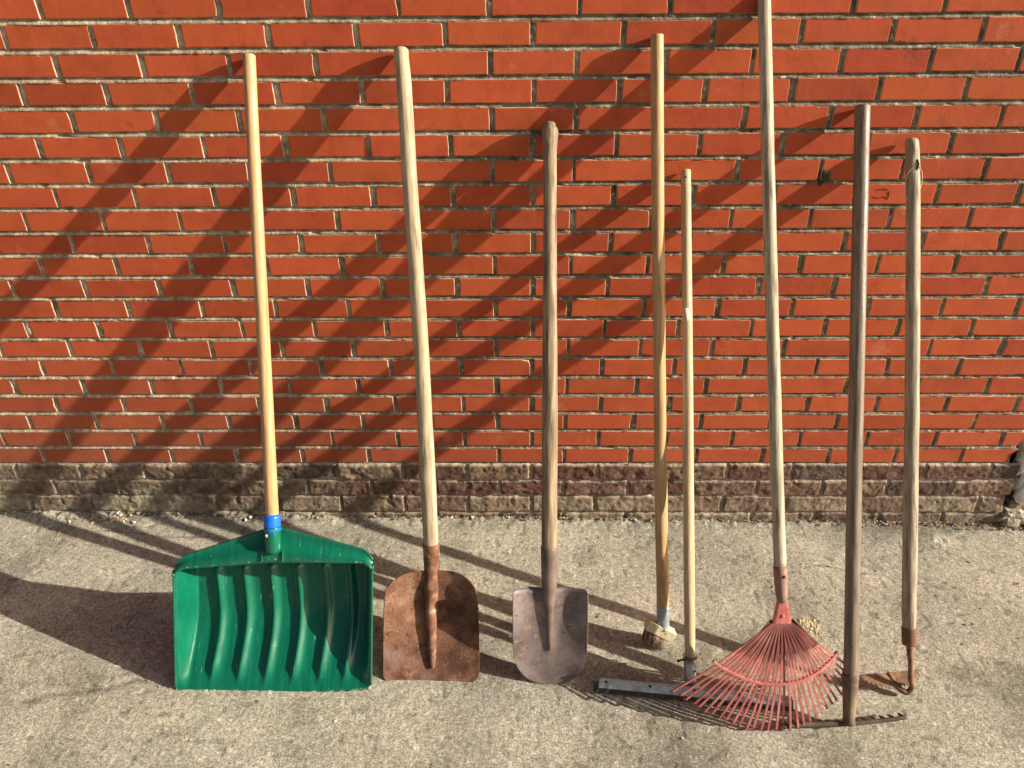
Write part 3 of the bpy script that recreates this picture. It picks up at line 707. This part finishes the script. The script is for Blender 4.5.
# pressed funnel and clamp plate
rows_ = [(.352, .0105, .012), (.338, .0135, .013), (.322, .0170, .013), (.305, .0205, .012), (.290, .0235, .010), (.279, .0250, .009)]
V = []
for y, hwid, zt in rows_:
    cxx = .0375+(.352-y)*-.02
    for k in range(12):
        an = 2*PI*k/12; V.append((cxx+math.copysign(abs(math.cos(an))**.6, math.cos(an))*hwid, y, .004+math.copysign(abs(math.sin(an))**.6, math.sin(an))*zt*.55))
F = [(i*12+k, i*12+(k+1) % 12, (i+1)*12+(k+1) % 12, (i+1)*12+k) for i in range(5) for k in range(12)]+[tuple(range(12)), tuple(60+k for k in range(12))[::-1]]
fixn(mk('clamp_plate', V, F, m_red_p, t6, smooth=False))
b = MB(); b.add(*disc((.0368, .300, .0100), .0045, .0022)); b.build('rivet', m_red_p, t6)
piv = np.array([.0365, .318]); NT = 31
tips = []
ctrl = [(-56, .330), (-48, .322), (-30, .306), (-10, .306), (10, .300), (28, .284), (38, .270), (48, .262), (53, .262)]
def Lof(a): return float(np.interp(a, [c[0] for c in ctrl], [c[1] for c in ctrl]))
rr6 = random.Random(8)
def bowz(r_): return .016*math.sin(PI*min(1, r_/.30))+.002
bandR = lambda a: float(np.interp(a, [-54, -35, -8, 18, 56], [.222, .206, .196, .190, .196]))
for i in range(NT):
    a = -52.5+99.5*i/(NT-1)+rr6.gauss(0, .22); an = math.radians(a)
    Ln = Lof(a)+.022+rr6.gauss(0, .002)
    d = np.array([math.sin(an), -math.cos(an)])
    start = np.array([.0365+.020*(i/(NT-1)*2-1), .284])
    end = piv+d*Ln
    pth = []; col = []
    nseg = 22
    off = rr6.gauss(0, .0008)
    for k in range(nseg+1):
        t = k/nseg; p = start*(1-t)+end*t
        r_ = t*Ln*.9; z = bowz(r_)+.0015*(i % 2)+off*t*2-.045*float(sstep(.07, .26, p[0]))
        pth.append(Vector((p[0], p[1], z)))
    tipd = (pth[-1]-pth[-2]).normalized()
    pth.append(pth[-1]+tipd*.004+Vector((0, 0, -.004))); pth.append(pth[-1]+tipd*.001+Vector((0, 0, -.008)))
    # keep every tip clear of the ground
    low = min((p.y*.898+p.z*.439) for p in pth)+A[2]-gz(A[0])
    nn = len(pth); V = []; F = []
    for k, p in enumerate(pth):
        t = (pth[min(k+1, nn-1)]-pth[max(k-1, 0)]).normalized(); sd_ = t.cross(Vector((0, 0, 1))).normalized(); up = sd_.cross(t)
        wd = (.0014+.0012*min(1, k/8)) if k < nn-3 else .0022
        for sx, sz in ((-1, -1), (1, -1), (1, 1), (-1, 1)): V.append(p+sd_*wd*sx+up*.0020*sz); 
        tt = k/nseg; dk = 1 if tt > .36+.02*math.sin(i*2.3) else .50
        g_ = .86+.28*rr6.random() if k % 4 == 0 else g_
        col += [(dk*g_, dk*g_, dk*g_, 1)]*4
    for k in range(nn-1):
        for q in range(4): F.append((k*4+q, k*4+(q+1) % 4, (k+1)*4+(q+1) % 4, (k+1)*4+q))
    F += [(3, 2, 1, 0), tuple((nn-1)*4+q for q in range(4))]
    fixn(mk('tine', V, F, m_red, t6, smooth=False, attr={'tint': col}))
# cross band holding the tines
V = []; F = []; nb = 48
for k in range(nb+1):
    a = -54+104*k/nb; an = math.radians(a); R_ = bandR(a); d = np.array([math.sin(an), -math.cos(an)])
    for dr, dz in ((-.0045, .0035), (-.0030, .0052), (.0030, .0052), (.0045, .0035), (.0045, -.0030), (-.0045, -.0030)):
        p = piv+d*(R_+dr); V.append((p[0], p[1], bowz((R_-.02))+dz-.045*float(sstep(.07, .26, p[0]))))
for k in range(nb):
    for q in range(6): F.append((k*6+q, k*6+(q+1) % 6, (k+1)*6+(q+1) % 6, (k+1)*6+q))
F += [tuple(range(6))[::-1], tuple(nb*6+q for q in range(6))]
fixn(mk('tine_band', V, F, m_red_p, t6, smooth=False))
# inner spreader plate behind the tine roots
V = []; nb = 36
for rr_ in (.040, .075, .118):
    for k in range(nb+1):
        a = -45+90*k/nb; an = math.radians(a); q = piv+np.array([math.sin(an), -math.cos(an)])*rr_*(1+.10*abs(a)/45*(rr_ > .1)); V.append((q[0], q[1], bowz(rr_)-.0065))
o = mk('spreader_plate', np.array(V), grid_faces(3, nb+1), M('maroon_plate', [(.060, .016, .013), (.11, .028, .022)], 25, rough=.8, bump=.3), t6)
md = o.modifiers.new('thickness', 'SOLIDIFY'); md.thickness = .0012

# ---- 7 garden rake
A = (.8465, -.8140, .018); T = (.8671, -.018, 1.3897)
t7 = root_at('garden_rake', 'iron garden rake with straight dark grey brown handle and toothed bar', A, T, 'rake')
w7 = wood('dark_weathered_wood', (.115, .083, .058), (.19, .145, .105), (.28, .22, .165), rough=.45, spots=[((.33, .28, .21), 4, .60, .8, True), ((.07, .05, .035), 60, .66, .72)])
handle(t7, [(.002, .10), (.0015, .3), (.0008, .59), (.0002, 1.11), (0, 1.590)], [.0175, .0180, .0186, .0188, .0188], w7, top='flat', wob=.015, seed=22)
m_s7 = M('ochre_rust', [(.08, .056, .034), (.155, .115, .07), (.27, .20, .12)], 22, rough=.75, bump=.6, bscale=80, bdist=.002, spots=[((.12, .06, .035), 24, .58, .7)])
b = MB(); b.add(*sweep([(.0, -.005, 0), (.0, .008, .0), (.0005, .03, 0), (.001, .07, 0), (.002, .115, 0), (.002, .127, 0)], [.0165, .0150, .0155, .0180, .0208, .0208], 22, wob=.04)); b.build('socket', m_s7, t7)
m_iron = M('brown_iron', [(.040, .028, .020), (.080, .056, .040), (.15, .105, .075)], 24, rough=.7, bump=.6, bscale=90, bdist=.0015, metal=.2)
pth = [(-.170, -.014, .004), (-.16, -.010, .002), (-.08, -.008, 0), (0, -.004, 0), (.06, .002, 0), (.12, .010, 0), (.150, .015, 0)]
pth = [tuple(p) for p in spline(pth, 30)]
b = MB(); b.add(*sweep(pth, list(np.interp(np.linspace(0, 1, 31), [0, .5, 1], [.0085, .0075, .0052])), 8, flat=.8)); b.build('tooth_bar', m_iron, t7)
for i in range(14):
    u_ = -.160+i*.0233
    yb = float(np.interp(u_, [p[0] for p in pth], [p[1] for p in pth]))
    rq = random.Random(i); j = rq.gauss(0, .002)
    b = MB(); b.add(*sweep([(u_, yb, -.002), (u_+j*.5, yb-.001, -.014), (u_+j, yb-.003, -.025), (u_+j*1.4, yb-.004, -.034)], [.0046, .0042, .0034, .0018], 7)); b.build('tooth', m_iron, t7)

# ---- 8 hoe
A = (1.042, -.7396, -.0141); T = (1.014, -.016, 1.3115)
t8 = root_at('hoe', 'rusty serrated hoe with swan neck and grey weathered handle tied with string', A, T, 'hoe')
w8 = wood('grey_weathered_wood', (.22, .17, .12), (.36, .295, .205), (.50, .425, .31), spots=[((.13, .095, .065), 5, .52, .70, True), ((.10, .07, .05), 80, .66, .72)])
handle(t8, [(-.001, .195), (-.0005, .3), (.002, .6), (.0036, .826), (.0040, 1.1), (.0034, 1.35), (.0018, 1.44), (0, 1.497)], [.0176, .0180, .0182, .0180, .0174, .0168, .0175, .0162], w8, wob=.05, seed=31)
m_r8 = M('orange_rust', [(.11, .05, .025), (.22, .115, .058), (.33, .20, .11)], 28, rough=.8, bump=.6, bscale=110, bdist=.0015, spots=[((.10, .045, .025), 30, .58, .7)])
b = MB(); b.add(*lathe_y([(.166, .0165), (.170, .0178), (.212, .0192), (.215, .0188)], -.0008)); b.build('ferrule', M('dark_rust_ferrule', [(.11, .045, .02), (.20, .09, .04)], 30, rough=.75, bump=.5), t8)
M8 = frame(A, Vector(T)-Vector(A)); i8 = M8.inverted()
# rod: down from ferrule, round the swan neck to the blade
pw = [tuple(M8 @ Vector((.0005, .185, 0))), tuple(M8 @ Vector((.0010, .155, 0))), tuple(M8 @ Vector((.0045, .110, .000))), tuple(M8 @ Vector((.0060, .070, -.004))),
      (1.0555, -.7075, .018), (1.046, -.712, .003), (1.028, -.706, .006), (1.016, -.690, .015), (1.004, -.668, .027)]
pth = [i8 @ Vector(tuple(p)) for p in spline(pw, 48)]
rad = list(np.interp(np.linspace(0, 1, 49), [0, .1, .25, .6, .8, 1], [.0120, .0090, .0070, .0078, .0082, .0060]))
b = MB(); b.add(*sweep(pth, rad, 12, wob=.05)); b.build('swan_neck', m_r8, t8)
# serrated half moon blade
a0 = Vector((.925, -.680, .029)); a1 = Vector((1.092, -.657, .028)); nrm = None
ex = (a1-a0).normalized(); dnv = Vector((.06, -.93, -.34)); dnv = (dnv-dnv.dot(ex)*ex).normalized(); lb = (a1-a0).length
V = []; nb = 64
for k in range(nb+1):
    t = k/nb; V.append(a0+ex*lb*t)
for k in range(nb+1):
    t = k/nb; dd = .036*(math.sin(PI*t)**.65 if 0 < t < 1 else 0)+.002
    dd += (.0060 if k % 4 == 2 else 0)-(.0020 if k % 4 == 0 else 0)
    V.append(a0+ex*lb*t+dnv*dd)
F = [(k, k+nb+1, k+nb+2, k+1) for k in range(nb)]
o = mk('blade', [i8 @ v for v in V], F, m_r8, t8, smooth=False); md = o.modifiers.new('thickness', 'SOLIDIFY'); md.thickness = .002
m_str = M('string', [(.55, .48, .36), (.7, .64, .52)], 60, rough=.9)
b = MB()
b.add(*[q for q in sweep([tuple(p) for p in spline([(.006, 1.44, .018), (.020, 1.42, .012), (.024, 1.395, .004), (.018, 1.372, -.004), (-.002, 1.365, -.017), (-.018, 1.372, -.008), (-.0195, 1.395, .004), (-.014, 1.42, .012), (.006, 1.44, .018)], 48)], .0010, 6)])
b.add(*sweep([tuple(p) for p in spline([(-.018, 1.385, .006), (-.022, 1.37, .004), (-.019, 1.358, .004), (-.0135, 1.35, .008)], 16)], .0009, 6))
b.build('string', m_str, t8)
b = MB(); b.add(*sweep([(.006, 1.452, .0165), (.008, 1.438, .0178), (.005, 1.424, .0175)], [.0015, .0030, .0012], 8)); b.build('knot_hole', m_dark, t8)
